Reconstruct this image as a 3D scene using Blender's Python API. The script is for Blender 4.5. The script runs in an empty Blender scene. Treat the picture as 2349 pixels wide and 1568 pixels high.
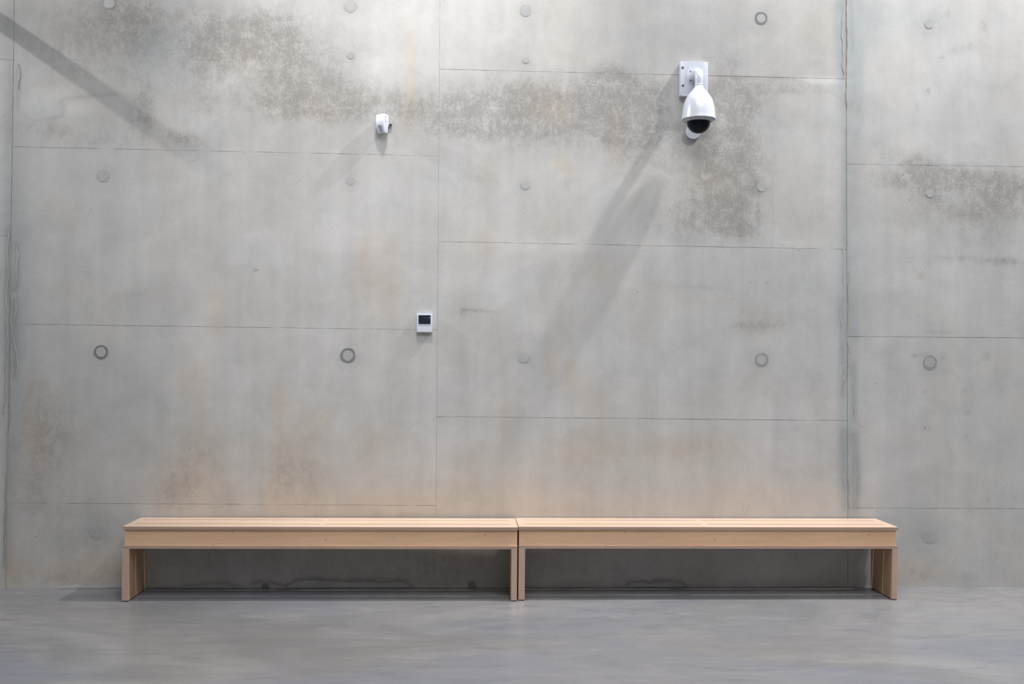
import bpy, bmesh, math, random
import numpy as np
from mathutils import Vector, Matrix, noise

random.seed(7)
SC = bpy.context.scene
COL = SC.collection
W, H = 2349, 1568

# ------------------------------------------------------------------ camera
F_PX, YAW, PITCH, ROLL = 2487.2, 0.048877, 0.015909, 0.0083426
CAM = Vector((-0.21584, -7.33339, 1.53948))
_cy, _sy, _cp, _sp = math.cos(YAW), math.sin(YAW), math.cos(PITCH), math.sin(PITCH)
FWD = Vector((_sy * _cp, _cy * _cp, _sp))
_r = Vector((_cy, -_sy, 0)); _u = _r.cross(FWD)
RIGHT = math.cos(ROLL) * _r + math.sin(ROLL) * _u
UP = -math.sin(ROLL) * _r + math.cos(ROLL) * _u
cd = bpy.data.cameras.new('camera'); cam = bpy.data.objects.new('camera', cd); COL.objects.link(cam)
cd.sensor_width = 36.0; cd.lens = F_PX * 36.0 / W
cd.clip_start = 0.05; cd.clip_end = 100
m = Matrix.Identity(4)
for i in range(3):
    m[i][0] = RIGHT[i]; m[i][1] = UP[i]; m[i][2] = -FWD[i]; m[i][3] = CAM[i]
cam.matrix_world = m
SC.camera = cam


def at(px, py, y=0.0):
    """point of the plane Y = y that the photograph shows at pixel (px, py)"""
    d = FWD + RIGHT * ((px - W / 2) / F_PX) - UP * ((py - H / 2) / F_PX)
    t = (y - CAM.y) / d.y
    return CAM + d * t


# ------------------------------------------------------------------ world, lights, exposure
SC.view_settings.view_transform = 'Standard'
SC.view_settings.look = 'None'
SC.view_settings.gamma = 1.0
SC.view_settings.use_curve_mapping = False
SC.view_settings.exposure = 0.04
wd = bpy.data.worlds.new('world'); SC.world = wd; wd.use_nodes = True
wd.node_tree.nodes['Background'].inputs[0].default_value = (0.8, 0.9, 1.0, 1)
wd.node_tree.nodes['Background'].inputs[1].default_value = 0.05


def light(name, typ, loc, power, color, target=None, **kw):
    l = bpy.data.lights.new(name, typ); o = bpy.data.objects.new(name, l); COL.objects.link(o)
    o.location = loc; l.energy = power; l.color = color
    for k, v in kw.items():
        setattr(l, k, v)
    if target is not None:
        o.rotation_euler = (Vector(target) - Vector(loc)).to_track_quat('-Z', 'Y').to_euler()
    return o


# added soft fills overhead, unseen, near the wall and over the hall, row of wall-washing spots
light('soft_fill_near', 'AREA', (1.3, -2.1, 9.2), 222, (1.0, 0.985, 0.96), (1.3, -1.9, 0),
      shape='RECTANGLE', size=7.0, size_y=2.4)
light('soft_fill_hall', 'AREA', (1.0, -7.5, 9.2), 800, (0.92, 0.95, 1.0), (1.3, -7.0, 0),
      shape='RECTANGLE', size=7.0, size_y=4.0)
SPOTS = [  # position, power, colour, aim, cone deg, blend, radius
    ((4.13, -0.90, 8.0), 2080, (1.0, 0.985, 0.97), (0.2, -0.30, 0.0), 84, 0.8, 0.10),
    ((-0.40, -1.90, 7.6), 1050, (1.0, 0.985, 0.97), (-0.55, 0.0, 4.35), 46, 1.0, 0.22),
    ((-7.40, -0.80, 6.5), 2000, (1.0, 0.985, 0.97), (-2.6, 0.0, 3.6), 42, 0.9, 0.065),
    ((5.40, -0.96, 8.0), 850, (0.93, 0.96, 1.0), (3.2, 0.0, 4.2), 38, 1.0, 0.05),
]
for (pos, p, c, aim, cone, bl, rad) in SPOTS:
    light('wall_spot', 'SPOT', pos, p, c, aim, spot_size=math.radians(cone),
          spot_blend=bl, shadow_soft_size=rad)


# ------------------------------------------------------------------ helpers
def link(name, me, mat=None, parent=None, kind=None, label=None):
    o = bpy.data.objects.new(name, me); COL.objects.link(o)
    if mat is not None:
        mats = mat if isinstance(mat, (list, tuple)) else [mat]
        if not me.materials:
            for mm in mats:
                me.materials.append(mm)
    if parent is not None:
        o.parent = parent
    if kind:
        o['kind'] = kind
    if label:
        o['label'] = label
    return o


def from_bm(name, bm, mat, parent=None, smooth=False, kind=None, label=None, angle=None):
    bmesh.ops.recalc_face_normals(bm, faces=bm.faces)
    me = bpy.data.meshes.new(name); bm.to_mesh(me); bm.free()
    if smooth:
        me.polygons.foreach_set('use_smooth', [True] * len(me.polygons))
        if angle is not None:
            try:
                me.set_sharp_from_angle(angle=math.radians(angle))
            except Exception:
                pass
    return link(name, me, mat, parent, kind, label)


def thing(name, label, cat, loc, rotz=0.0, group=None):
    o = bpy.data.objects.new(name, None); COL.objects.link(o)
    o.empty_display_size = 0.1
    o.location = loc; o.rotation_euler = (0, 0, rotz)
    o['label'] = label; o['category'] = cat
    if group:
        o['group'] = group
    return o


def bm_box(bm, x0, x1, y0, y1, z0, z1, bev=0.0, seg=2):
    vs = [bm.verts.new((x, y, z)) for x in (x0, x1) for y in (y0, y1) for z in (z0, z1)]
    q = [(0, 1, 3, 2), (4, 6, 7, 5), (0, 4, 5, 1), (2, 3, 7, 6), (0, 2, 6, 4), (1, 5, 7, 3)]
    fs = [bm.faces.new([vs[i] for i in f]) for f in q]
    if bev > 0:
        es = list({e for f in fs for e in f.edges})
        bmesh.ops.bevel(bm, geom=es, offset=bev, segments=seg, affect='EDGES', profile=0.6)


def box(name, x0, x1, y0, y1, z0, z1, mat, parent, bev=0.0015, **kw):
    bm = bmesh.new(); bm_box(bm, x0, x1, y0, y1, z0, z1, bev)
    return from_bm(name, bm, mat, parent, **kw)


def lathe_bm(profile, seg=48, center=(0, 0), cap=True):
    bm = bmesh.new(); rings = []
    for (r, z) in profile:
        if r < 1e-6:
            rings.append([bm.verts.new((center[0], center[1], z))])
        else:
            rings.append([bm.verts.new((center[0] + r * math.cos(2 * math.pi * i / seg),
                                        center[1] + r * math.sin(2 * math.pi * i / seg), z)) for i in range(seg)])
    for a, b in zip(rings, rings[1:]):
        for i in range(seg):
            j = (i + 1) % seg
            if len(a) == 1 and len(b) == 1:
                continue
            if len(a) == 1:
                bm.faces.new((a[0], b[i], b[j]))
            elif len(b) == 1:
                bm.faces.new((a[i], b[0], a[j]))
            else:
                bm.faces.new((a[i], b[i], b[j], a[j]))
    return bm


def extrude_poly_y(bm, pts, y0, y1, bev=0.0, seg=2):
    """pts (x,z) polygon; solid between y0 (front, more negative) and y1"""
    f = [bm.verts.new((p[0], y0, p[1])) for p in pts]
    b = [bm.verts.new((p[0], y1, p[1])) for p in pts]
    ff = bm.faces.new(f); bm.faces.new(list(reversed(b)))
    n = len(pts)
    for i in range(n):
        j = (i + 1) % n
        bm.faces.new((f[j], f[i], b[i], b[j]))
    if bev > 0:
        bmesh.ops.bevel(bm, geom=list(ff.edges), offset=bev, segments=seg, affect='EDGES', profile=0.6)


def disc_y(name, x, z, r, y0, y1, mat, parent, bev=0.0, seg=32, **kw):
    bm = bmesh.new()
    extrude_poly_y(bm, [(x + r * math.cos(2 * math.pi * i / seg), z + r * math.sin(2 * math.pi * i / seg)) for i in range(seg)], y0, y1, bev)
    return from_bm(name, bm, mat, parent, smooth=True, angle=35, **kw)


# ------------------------------------------------------------------ material helpers
class NT:
    def __init__(s, name):
        s.m = bpy.data.materials.new(name); s.m.use_nodes = True
        s.t = s.m.node_tree; s.t.nodes.clear()
        s.out = s.t.nodes.new('ShaderNodeOutputMaterial')
        s.p = s.t.nodes.new('ShaderNodeBsdfPrincipled')
        s.t.links.new(s.p.outputs[0], s.out.inputs[0])

    def n(s, typ, **kw):
        n = s.t.nodes.new(typ)
        for k, v in kw.items():
            setattr(n, k, v)
        return n

    def l(s, a, b):
        s.t.links.new(a, b)

    def put(s, sock, v):
        if isinstance(v, (int, float, tuple)):
            sock.default_value = v
        else:
            s.l(v, sock)

    def math(s, op, a, b=0.0, c=None, clamp=False):
        n = s.n('ShaderNodeMath', operation=op); n.use_clamp = clamp
        s.put(n.inputs[0], a); s.put(n.inputs[1], b)
        if c is not None:
            s.put(n.inputs[2], c)
        return n.outputs[0]

    def mix(s, fac, a, b, mode='MIX'):
        n = s.n('ShaderNodeMix', data_type='RGBA', blend_type=mode)
        s.put(n.inputs[0], fac); s.put(n.inputs[6], a); s.put(n.inputs[7], b)
        return n.outputs[2]

    def obj(s):
        return s.n('ShaderNodeTexCoord').outputs['Object']

    def mapping(s, vec, scale=(1, 1, 1), rot=(0, 0, 0), loc=(0, 0, 0)):
        n = s.n('ShaderNodeMapping'); s.l(vec, n.inputs[0])
        n.inputs[1].default_value = loc; n.inputs[2].default_value = rot; n.inputs[3].default_value = scale
        return n.outputs[0]

    def noise(s, vec, scale, detail=4, rough=0.5, dist=0.0, dim='3D'):
        n = s.n('ShaderNodeTexNoise'); n.noise_dimensions = dim
        s.l(vec, n.inputs['Vector']); n.inputs['Scale'].default_value = scale
        n.inputs['Detail'].default_value = detail; n.inputs['Roughness'].default_value = rough
        n.inputs['Distortion'].default_value = dist
        return n.outputs['Fac']

    def smooth(s, v, lo, hi, a=0.0, b=1.0):
        n = s.n('ShaderNodeMapRange', interpolation_type='SMOOTHSTEP')
        s.put(n.inputs[0], v)
        n.inputs[1].default_value = lo; n.inputs[2].default_value = hi
        n.inputs[3].default_value = a; n.inputs[4].default_value = b
        return n.outputs[0]

    def bump(s, h, strength, dist):
        n = s.n('ShaderNodeBump'); n.inputs['Strength'].default_value = strength
        n.inputs['Distance'].default_value = dist
        s.l(h, n.inputs['Height']); s.l(n.outputs[0], s.p.inputs['Normal'])


def concrete(name, base=(0.430, 0.421, 0.406), attr=True, gain=1.0, seed=0.0):
    k = NT(name); P = k.mapping(k.obj(), loc=(seed, 0, seed * 0.7))
    large = k.noise(P, 0.9, 5, 0.55, 0.3)
    mid = k.noise(P, 4.5, 6, 0.6, 0.4)
    streak = k.noise(k.mapping(P, scale=(7.0, 1, 0.55)), 1.0, 5, 0.6, 0.2)
    mot = k.noise(k.mapping(P, scale=(1.15, 1, 0.85)), 30.0, 12, 0.80, 0.15)
    mot2 = k.noise(k.mapping(P, scale=(1.3, 1, 0.75)), 75.0, 8, 0.78, 0.2)
    fine = k.noise(P, 170.0, 3, 0.7)
    v = k.math('MULTIPLY_ADD', k.math('SUBTRACT', large, 0.5), 0.30, 1.0)
    v = k.math('MULTIPLY_ADD', k.math('SUBTRACT', mid, 0.5), 0.36, v)
    v = k.math('MULTIPLY_ADD', k.math('SUBTRACT', streak, 0.5), 0.28, v)
    v = k.math('MULTIPLY_ADD', k.math('SUBTRACT', mot2, 0.5), 0.20, v)
    v = k.math('MULTIPLY_ADD', k.math('SUBTRACT', fine, 0.5), 0.44, v)
    v = k.math('MULTIPLY', v, gain)
    col = tuple(base) + (1.0,)
    if attr:
        at_ = k.n('ShaderNodeAttribute'); at_.attribute_name = 'marks'
        sep = k.n('ShaderNodeSeparateColor'); k.l(at_.outputs['Color'], sep.inputs[0])
        stain, warm, cool, tone = sep.outputs[0], sep.outputs[1], sep.outputs[2], at_.outputs['Alpha']
        v = k.math('MULTIPLY', v, k.math('MULTIPLY', tone, 2.0))
        at2 = k.n('ShaderNodeAttribute'); at2.attribute_name = 'lines'
        lines = at2.outputs['Fac']
    base_c = k.mix(k.smooth(k.noise(P, 1.7, 3, 0.5), 0.35, 0.65), col,
                   (base[0] * 1.0, base[1] * 1.008, base[2] * 1.035, 1))
    if attr:
        # peach and cool discolourations plus painted bench bounce, with soft, noisy edges
        wn = k.noise(k.mapping(P, scale=(3.0, 1, 0.9)), 2.2, 6, 0.65)
        wf = k.math('MULTIPLY', warm, k.smooth(k.math('MULTIPLY_ADD', warm, 0.35, wn), 0.38, 0.75, 0.25, 1.0), clamp=True)
        base_c = k.mix(wf, base_c, (base[0] * 1.02, base[1] * 0.91, base[2] * 0.81, 1))
        cn = k.noise(k.mapping(P, scale=(2.0, 1, 0.8)), 4.0, 6, 0.65)
        cf = k.math('MULTIPLY', cool, k.smooth(k.math('MULTIPLY_ADD', cool, 0.35, cn), 0.38, 0.72, 0.2, 1.0), clamp=True)
        base_c = k.mix(cf, base_c, (base[0] * 0.80, base[1] * 0.86, base[2] * 0.90, 1))
        # dark mottled blotches (moisture and form oil marks)
        mA = k.noise(k.mapping(P, scale=(1.0, 1, 0.8)), 13.0, 4, 0.65, 0.2)
        combo = k.math('MULTIPLY_ADD', mA, 0.26, k.math('MULTIPLY_ADD', mot, 0.34, k.math('MULTIPLY', mot2, 0.40)))
        sm = k.smooth(k.math('MULTIPLY_ADD', stain, 0.06, combo), 0.475, 0.615)
        sf = k.math('MULTIPLY', stain, k.math('MULTIPLY_ADD', sm, 0.95, 0.14), clamp=True)
        base_c = k.mix(k.math('MULTIPLY', sf, 0.62, clamp=True), base_c, (base[0] * 0.44, base[1] * 0.42, base[2] * 0.39, 1))
        base_c = k.mix(k.math('MULTIPLY', lines, k.smooth(mot2, 0.3, 0.6, 0.4, 1.0), clamp=True), base_c,
                       (base[0] * 0.48, base[1] * 0.48, base[2] * 0.48, 1))
    else:
        sm = k.smooth(mot, 0.45, 0.7)
        base_c = k.mix(k.math('MULTIPLY', sm, 0.25), base_c, (base[0] * 0.5, base[1] * 0.5, base[2] * 0.48, 1))
    # small blow holes
    sx = k.n('ShaderNodeSeparateXYZ'); k.l(P, sx.inputs[0])
    cx = k.n('ShaderNodeCombineXYZ'); k.l(sx.outputs[0], cx.inputs[0]); k.l(sx.outputs[2], cx.inputs[1])
    pits = None
    dens = k.smooth(k.noise(P, 1.3, 3, 0.5), 0.42, 0.62, 0.25, 1.0)
    for sc, rmax in ((9.0, 0.048), (22.0, 0.060), (48.0, 0.085)):
        vo = k.n('ShaderNodeTexVoronoi'); vo.voronoi_dimensions = '2D'
        k.l(cx.outputs[0], vo.inputs['Vector']); vo.inputs['Scale'].default_value = sc
        sp = k.n('ShaderNodeSeparateColor'); k.l(vo.outputs['Color'], sp.inputs[0])
        rr = k.math('MULTIPLY', k.math('MULTIPLY', k.math('POWER', sp.outputs[0], 5.0), rmax), dens)
        q = k.math('DIVIDE', k.math('SUBTRACT', rr, vo.outputs['Distance']), 0.012, clamp=True)
        pits = q if pits is None else k.math('MAXIMUM', pits, q)
    base_c = k.mix(k.math('MULTIPLY', pits, 0.62), base_c, (0.10, 0.095, 0.085, 1))
    hsv = k.n('ShaderNodeVectorMath', operation='SCALE'); k.l(base_c, hsv.inputs[0]); k.l(v, hsv.inputs['Scale'])
    k.l(hsv.outputs[0], k.p.inputs['Base Color'])
    k.p.inputs['Roughness'].default_value = 0.72
    k.p.inputs['Specular IOR Level'].default_value = 0.3
    hgt = k.math('SUBTRACT', k.math('MULTIPLY_ADD', mot, 0.6, k.math('MULTIPLY_ADD', mid, 1.2, k.math('MULTIPLY', fine, 0.12))), k.math('MULTIPLY', pits, 0.7))
    k.bump(hgt, 0.35, 0.004)
    return k.m


def wood(name, base, dark, axis='x', scale=1.0, ply=False, knots=False):
    k = NT(name); P = k.obj()
    s = {'x': (0.55, 9, 9), 'z': (9, 9, 0.55), 'y': (9, 0.55, 9)}[axis]
    g = k.noise(k.mapping(P, scale=s), 2.2 * scale, 6, 0.6, 1.2)
    g2 = k.noise(k.mapping(P, scale=tuple(v * 4 for v in s)), 5.0 * scale, 4, 0.6, 0.3)
    big = k.noise(P, 1.6, 3, 0.5)
    f = k.smooth(g, 0.36, 0.66)
    c = k.mix(k.math('MULTIPLY', f, 0.55), tuple(base) + (1,), tuple(dark) + (1,))
    c = k.mix(k.math('MULTIPLY', k.smooth(g2, 0.5, 0.75), 0.22), c, tuple(v * 0.7 for v in dark) + (1,))
    if knots:
        sx = k.n('ShaderNodeSeparateXYZ'); k.l(P, sx.inputs[0])
        cx = k.n('ShaderNodeCombineXYZ'); k.l(sx.outputs[0], cx.inputs[0]); k.l(sx.outputs[2], cx.inputs[1])
        vo = k.n('ShaderNodeTexVoronoi'); vo.voronoi_dimensions = '2D'; k.l(cx.outputs[0], vo.inputs['Vector'])
        vo.inputs['Scale'].default_value = 7.0
        kn = k.smooth(vo.outputs['Distance'], 0.015, 0.05, 1.0, 0.0)
        sp = k.n('ShaderNodeSeparateColor'); k.l(vo.outputs['Color'], sp.inputs[0])
        kn = k.math('MULTIPLY', kn, k.math('GREATER_THAN', sp.outputs[0], 0.72))
        c = k.mix(k.math('MULTIPLY', kn, 0.55), c, (0.16, 0.08, 0.04, 1))
    v = k.math('MULTIPLY_ADD', k.math('SUBTRACT', big, 0.5), 0.18, 1.0)
    sc = k.n('ShaderNodeVectorMath', operation='SCALE'); k.l(c, sc.inputs[0]); k.l(v, sc.inputs['Scale'])
    out = sc.outputs[0]
    if ply:   # plies seen on a cut edge
        sx = k.n('ShaderNodeSeparateXYZ'); k.l(P, sx.inputs[0])
        co = sx.outputs[2] if axis == 'x' else sx.outputs[0]
        w = k.math('SINE', k.math('MULTIPLY', co, 1400.0))
        out = k.mix(k.smooth(w, -0.2, 0.8, 0, 0.25), out, (0.17, 0.12, 0.10, 1))
    k.l(out, k.p.inputs['Base Color'])
    k.p.inputs['Roughness'].default_value = 0.42
    k.p.inputs['Specular IOR Level'].default_value = 0.4
    k.bump(g2, 0.12, 0.001)
    return k.m


def plain(name, color, rough=0.5, spec=0.5, metal=0.0, coat=0.0, var=0.03):
    k = NT(name)
    nz = k.noise(k.obj(), 60, 3, 0.6)
    c = k.mix(k.math('MULTIPLY', nz, var * 2), tuple(color) + (1,), tuple(v * 0.8 for v in color) + (1,))
    k.l(c, k.p.inputs['Base Color'])
    k.p.inputs['Roughness'].default_value = rough; k.p.inputs['Metallic'].default_value = metal
    k.p.inputs['Specular IOR Level'].default_value = spec
    k.p.inputs['Coat Weight'].default_value = coat
    return k.m


def floor_mat():
    k = NT('polished_concrete_floor'); P = k.obj()
    sw = k.noise(k.mapping(P, scale=(0.55, 1.0, 1)), 1.3, 7, 0.6, 1.3)
    blue = k.noise(k.mapping(P, scale=(0.5, 0.9, 1), loc=(3.1, 1.7, 0)), 1.0, 5, 0.55, 0.8)
    stroke = k.noise(k.mapping(P, scale=(1.6, 5.5, 1), rot=(0, 0, 0.12)), 1.8, 7, 0.65, 1.0)
    lite = k.noise(k.mapping(P, scale=(2.2, 7.0, 1), rot=(0, 0, -0.1), loc=(5, 2, 0)), 1.9, 5, 0.55, 0.5)
    fine = k.noise(P, 150, 3, 0.7)
    c = k.mix(k.smooth(sw, 0.32, 0.68), (0.165, 0.163, 0.164, 1), (0.236, 0.230, 0.231, 1))
    c = k.mix(k.smooth(blue, 0.45, 0.67, 0, 0.62), c, (0.155, 0.172, 0.220, 1))
    c = k.mix(k.smooth(stroke, 0.48, 0.72, 0, 0.55), c, (0.13, 0.132, 0.142, 1))
    c = k.mix(k.smooth(lite, 0.53, 0.80, 0, 0.42), c, (0.30, 0.295, 0.295, 1))
    v = k.math('MULTIPLY_ADD', k.math('SUBTRACT', fine, 0.5), 0.30, 1.0)
    sc = k.n('ShaderNodeVectorMath', operation='SCALE'); k.l(c, sc.inputs[0]); k.l(v, sc.inputs['Scale'])
    k.l(sc.outputs[0], k.p.inputs['Base Color'])
    k.l(k.smooth(sw, 0.3, 0.7, 0.34, 0.24), k.p.inputs['Roughness'])
    k.p.inputs['Specular IOR Level'].default_value = 0.5
    k.bump(k.math('MULTIPLY_ADD', fine, 0.15, k.math('ADD', stroke, sw)), 0.10, 0.002)
    return k.m


M_CONC = concrete('fair_faced_concrete')
M_LIP = concrete('joint_lip', base=(0.30, 0.29, 0.275), attr=False)
M_BACK = concrete('concrete_joint', base=(0.30, 0.285, 0.265), attr=False)
M_PLUG = concrete('concrete_plug', base=(0.35, 0.345, 0.34), attr=False, seed=3.0)
M_PLUG_L = concrete('concrete_plug_light', base=(0.385, 0.375, 0.37), attr=False, seed=5.0)
M_RING = concrete('concrete_ring_dark', base=(0.25, 0.25, 0.25), attr=False, seed=7.0)
M_RING_D = concrete('concrete_ring_darkest', base=(0.17, 0.172, 0.175), attr=False, seed=6.0)
M_RING_M = concrete('concrete_ring_mid', base=(0.355, 0.35, 0.345), attr=False, seed=7.5)
M_SEEP = concrete('cement_seep_grey', base=(0.335, 0.338, 0.335), attr=False, seed=9.0)
M_SEEP_B = concrete('cement_seep_brown', base=(0.30, 0.275, 0.235), attr=False, seed=9.0)
M_SMEAR = concrete('cement_smear_pale', base=(0.40, 0.40, 0.395), attr=False, seed=11.0)
M_DARKC = concrete('cement_chip_dark', base=(0.20, 0.20, 0.205), attr=False, seed=12.0)
M_ROOM = concrete('plain_concrete', base=(0.50, 0.49, 0.475), attr=False, seed=14.0)
M_FLOOR = floor_mat()
M_TOP = wood('beech_top', (0.52, 0.385, 0.295), (0.44, 0.31, 0.23), 'x')
M_APRON = wood('beech_apron', (0.70, 0.46, 0.295), (0.56, 0.35, 0.21), 'x', knots=True)
M_EDGE = wood('ply_edge', (0.42, 0.30, 0.235), (0.32, 0.225, 0.175), 'x', ply=True)
M_LEG = wood('beech_leg', (0.50, 0.325, 0.205), (0.40, 0.25, 0.155), 'z')
M_LEGE = wood('ply_leg_edge', (0.50, 0.365, 0.29), (0.41, 0.29, 0.225), 'z', ply=True)
M_PAD = plain('black_rubber', (0.02, 0.02, 0.022), 0.7)
M_WHITE = plain('white_plastic', (0.55, 0.58, 0.66), 0.42)
M_PAINT = plain('white_painted_metal', (0.54, 0.57, 0.64), 0.28, coat=0.15)
M_GREYP = plain('grey_plastic', (0.40, 0.43, 0.47), 0.45)
M_LENS = plain('grey_lens', (0.26, 0.30, 0.36), 0.25)
M_DOME = plain('smoked_dome', (0.004, 0.005, 0.010), 0.06, spec=0.14)
M_SCREEN = plain('dark_screen', (0.006, 0.012, 0.02), 0.18)
M_DIGIT = plain('dim_digits', (0.035, 0.07, 0.075), 0.4)
M_ICON = plain('dim_blue_icon', (0.07, 0.09, 0.20), 0.4)
M_SCREW = plain('dull_screw', (0.09, 0.08, 0.07), 0.4, metal=0.6)

# ------------------------------------------------------------------ the concrete wall, panel by panel
# discolouration marks, some painted light among them: (px, py, rx, ry, strength[, angle deg]) on the wall plane, pixel radii / 339 = metres
STAIN = [
    (560, 150, 330, 120, .20), (1280, 265, 330, 90, .22), (250, 90, 220, 90, .18), (850, 255, 200, 60, .15), (2200, 470, 200, 110, .15), (1640, 350, 150, 200, .15),
    (300, 20, 140, 55, .45), (200, 110, 90, 60, .3), (310, 70, 45, 60, .35), (590, 80, 120, 55, .6), (500, 120, 70, 50, .6),
    (690, 160, 90, 70, .55), (620, 55, 60, 40, .4), (740, 225, 120, 45, .45), (640, 235, 60, 45, .4), (860, 245, 170, 35, .42),
    (470, 230, 60, 60, .35), (1150, 235, 150, 55, .5), (1240, 245, 90, 55, .6), (1090, 275, 110, 40, .5), (1400, 215, 60, 60, .8),
    (1395, 180, 40, 30, .5), (1430, 265, 60, 60, .55), (1290, 300, 240, 35, .4), (1490, 225, 60, 50, .55), (1460, 330, 80, 80, .4),
    (1645, 260, 45, 110, .65), (1690, 350, 55, 130, .8), (1700, 225, 60, 35, .5), (1640, 440, 90, 90, .5), (1600, 510, 100, 45, .45),
    (1700, 530, 40, 22, .5), (1740, 430, 16, 14, .55), (1790, 195, 70, 20, .45), (1850, 205, 50, 14, .35), (1960, 240, 40, 20, .4),
    (2000, 300, 40, 60, .3), (2080, 365, 70, 22, .4), (2150, 405, 110, 22, .75), (2110, 385, 30, 30, .5), (2250, 420, 110, 28, .7),
    (2310, 440, 60, 40, .55), (2120, 445, 50, 22, .45), (2230, 485, 120, 28, .6), (2190, 592, 90, 7, .5), (2300, 600, 60, 8, .75),
    (2270, 540, 90, 24, .3), (2060, 420, 60, 14, .4), (430, 322, 55, 16, .7, 15), (330, 250, 26, 60, .55), (300, 290, 60, 40, .3),
    (110, 300, 80, 22, .5), (230, 330, 70, 20, .35), (90, 950, 60, 80, .35), (130, 1030, 60, 70, .4), (70, 1130, 50, 60, .4),
    (430, 1070, 60, 60, .35), (400, 1130, 50, 30, .4), (640, 1080, 30, 60, .45), (700, 1100, 40, 40, .4), (150, 1230, 60, 60, .25),
    (1340, 1070, 30, 30, .2), (1600, 1060, 60, 30, .15), (1745, 750, 30, 20, .65, -20), (1700, 745, 22, 9, .6), (1790, 740, 14, 16, .45),
    (1600, 660, 70, 7, .3), (1680, 690, 26, 20, .25), (1095, 712, 42, 5, .7, 5), (1062, 716, 8, 8, .6), (1140, 905, 14, 5, .4),
    (1295, 962, 11, 6, .45), (2130, 605, 6, 5, .6), (2112, 632, 7, 7, .7), (2100, 815, 9, 7, .55), (2120, 812, 9, 7, .5), (2164, 816, 9, 9, .5),
    (2263, 816, 11, 11, .6), (2215, 895, 5, 5, .5), (2298, 895, 4, 6, .6), (2219, 945, 7, 8, .5), (2255, 895, 4, 4, .5), (2123, 898, 4, 4, .7),
    (2123, 981, 4, 5, .6), (2134, 981, 4, 5, .6), (2160, 762, 26, 4, .55), (2219, 1000, 6, 6, .45), (2130, 208, 6, 7, .9), (2257, 60, 10, 14, .55),
    (2175, 30, 8, 12, .5), (2200, 115, 14, 14, .5), (2230, 108, 16, 14, .5), (2160, 130, 8, 6, .6), (2185, 118, 14, 8, .4), (2104, 245, 5, 12, .7),
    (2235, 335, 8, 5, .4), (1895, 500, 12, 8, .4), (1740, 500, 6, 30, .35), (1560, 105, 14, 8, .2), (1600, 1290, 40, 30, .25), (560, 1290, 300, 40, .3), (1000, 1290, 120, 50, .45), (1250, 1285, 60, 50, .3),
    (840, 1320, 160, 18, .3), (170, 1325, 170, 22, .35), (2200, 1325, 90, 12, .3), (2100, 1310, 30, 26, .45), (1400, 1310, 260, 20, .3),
    (1300, 415, 8, 30, .3), (1085, 410, 30, 10, .3), (1660, 140, 150, 16, .15), (860, 735, 50, 30, .1), (820, 660, 30, 60, .15),
    (700, 960, 120, 120, .10), (1755, 1250, 20, 30, .35), (1880, 1330, 8, 26, .4), (2330, 1200, 20, 60, .25), (2250, 1150, 60, 40, .12),
]
WARM = [
    (942, 150, 14, 120, .55), (940, 260, 30, 40, .35), (1270, 235, 70, 35, .5), (1285, 270, 50, 30, .35), (1300, 130, 60, 60, .25), (1290, 20, 40, 60, .3),
    (1290, 370, 24, 24, .55), (1310, 395, 26, 10, .45), (1415, 330, 26, 50, .55), (1400, 260, 26, 40, .35), (1105, 400, 30, 60, .35), (1110, 560, 40, 60, .4),
    (1070, 720, 26, 100, .2), (1270, 510, 30, 30, .35), (870, 620, 60, 90, .5), (835, 600, 18, 70, .3), (800, 700, 20, 60, .25), (910, 700, 40, 60, .25),
    (1370, 620, 50, 40, .5), (1305, 730, 26, 60, .35), (1262, 830, 18, 50, .6), (1308, 850, 18, 45, .6), (1345, 900, 26, 50, .4), (1390, 940, 30, 40, .35),
    (1155, 940, 16, 60, .4), (455, 850, 40, 170, .32), (500, 720, 16, 60, .3), (505, 650, 24, 90, .25), (470, 1050, 120, 90, .35), (640, 1060, 30, 130, .55),
    (635, 920, 12, 30, .6), (700, 1060, 50, 130, .45), (730, 960, 20, 80, .25), (610, 860, 30, 60, .2), (870, 1080, 130, 90, .35), (860, 1000, 60, 30, .25),
    (1120, 1090, 120, 60, .35), (1480, 1040, 160, 40, .4), (1630, 1020, 110, 30, .35), (1270, 1080, 80, 70, .3), (1350, 1020, 60, 40, .35),
    (500, 1150, 220, 60, .3), (900, 1160, 300, 40, .35), (1350, 1160, 500, 50, .45), (1750, 1140, 160, 60, .35), (60, 960, 60, 120, .35), (100, 1080, 70, 120, .4),  # wide bands just above the seats: painted warm bounce from the benches
    (170, 1310, 170, 36, .7), (430, 1110, 70, 60, .45), (250, 1280, 60, 50, .3), (2100, 1310, 70, 32, .6), (1747, 150, 11, 9, .7), (2000, 155, 20, 20, .35),
    (1350, 1230, 300, 60, .5), (600, 1230, 250, 60, .35), (860, 1230, 200, 60, .4), (1640, 1290, 60, 30, .4), (1060, 1290, 60, 40, .4),
    (740, 250, 60, 40, .3), (660, 210, 50, 50, .25), (540, 130, 70, 50, .3), (1600, 400, 60, 60, .35), (1665, 440, 30, 90, .3), (1650, 190, 60, 30, .3),
    (1905, 60, 40, 120, .2), (1860, 60, 80, 60, .2), (1560, 690, 100, 14, .25), (1740, 740, 50, 30, .35), (1744, 875, 10, 70, .25), (1700, 900, 60, 20, .25),
    (1100, 712, 50, 10, .3), (1960, 380, 30, 60, .2), (420, 870, 30, 70, .3), (400, 690, 90, 20, .15), (2113, 633, 9, 9, .5),
    (40, 380, 26, 40, .4), (20, 1180, 12, 120, .6), (27, 1280, 16, 60, .5), (40, 900, 14, 50, .3), (1948, 640, 5, 160, .7), (1949, 1150, 6, 60, .8),
    (1943, 200, 6, 160, .6),
]
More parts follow.
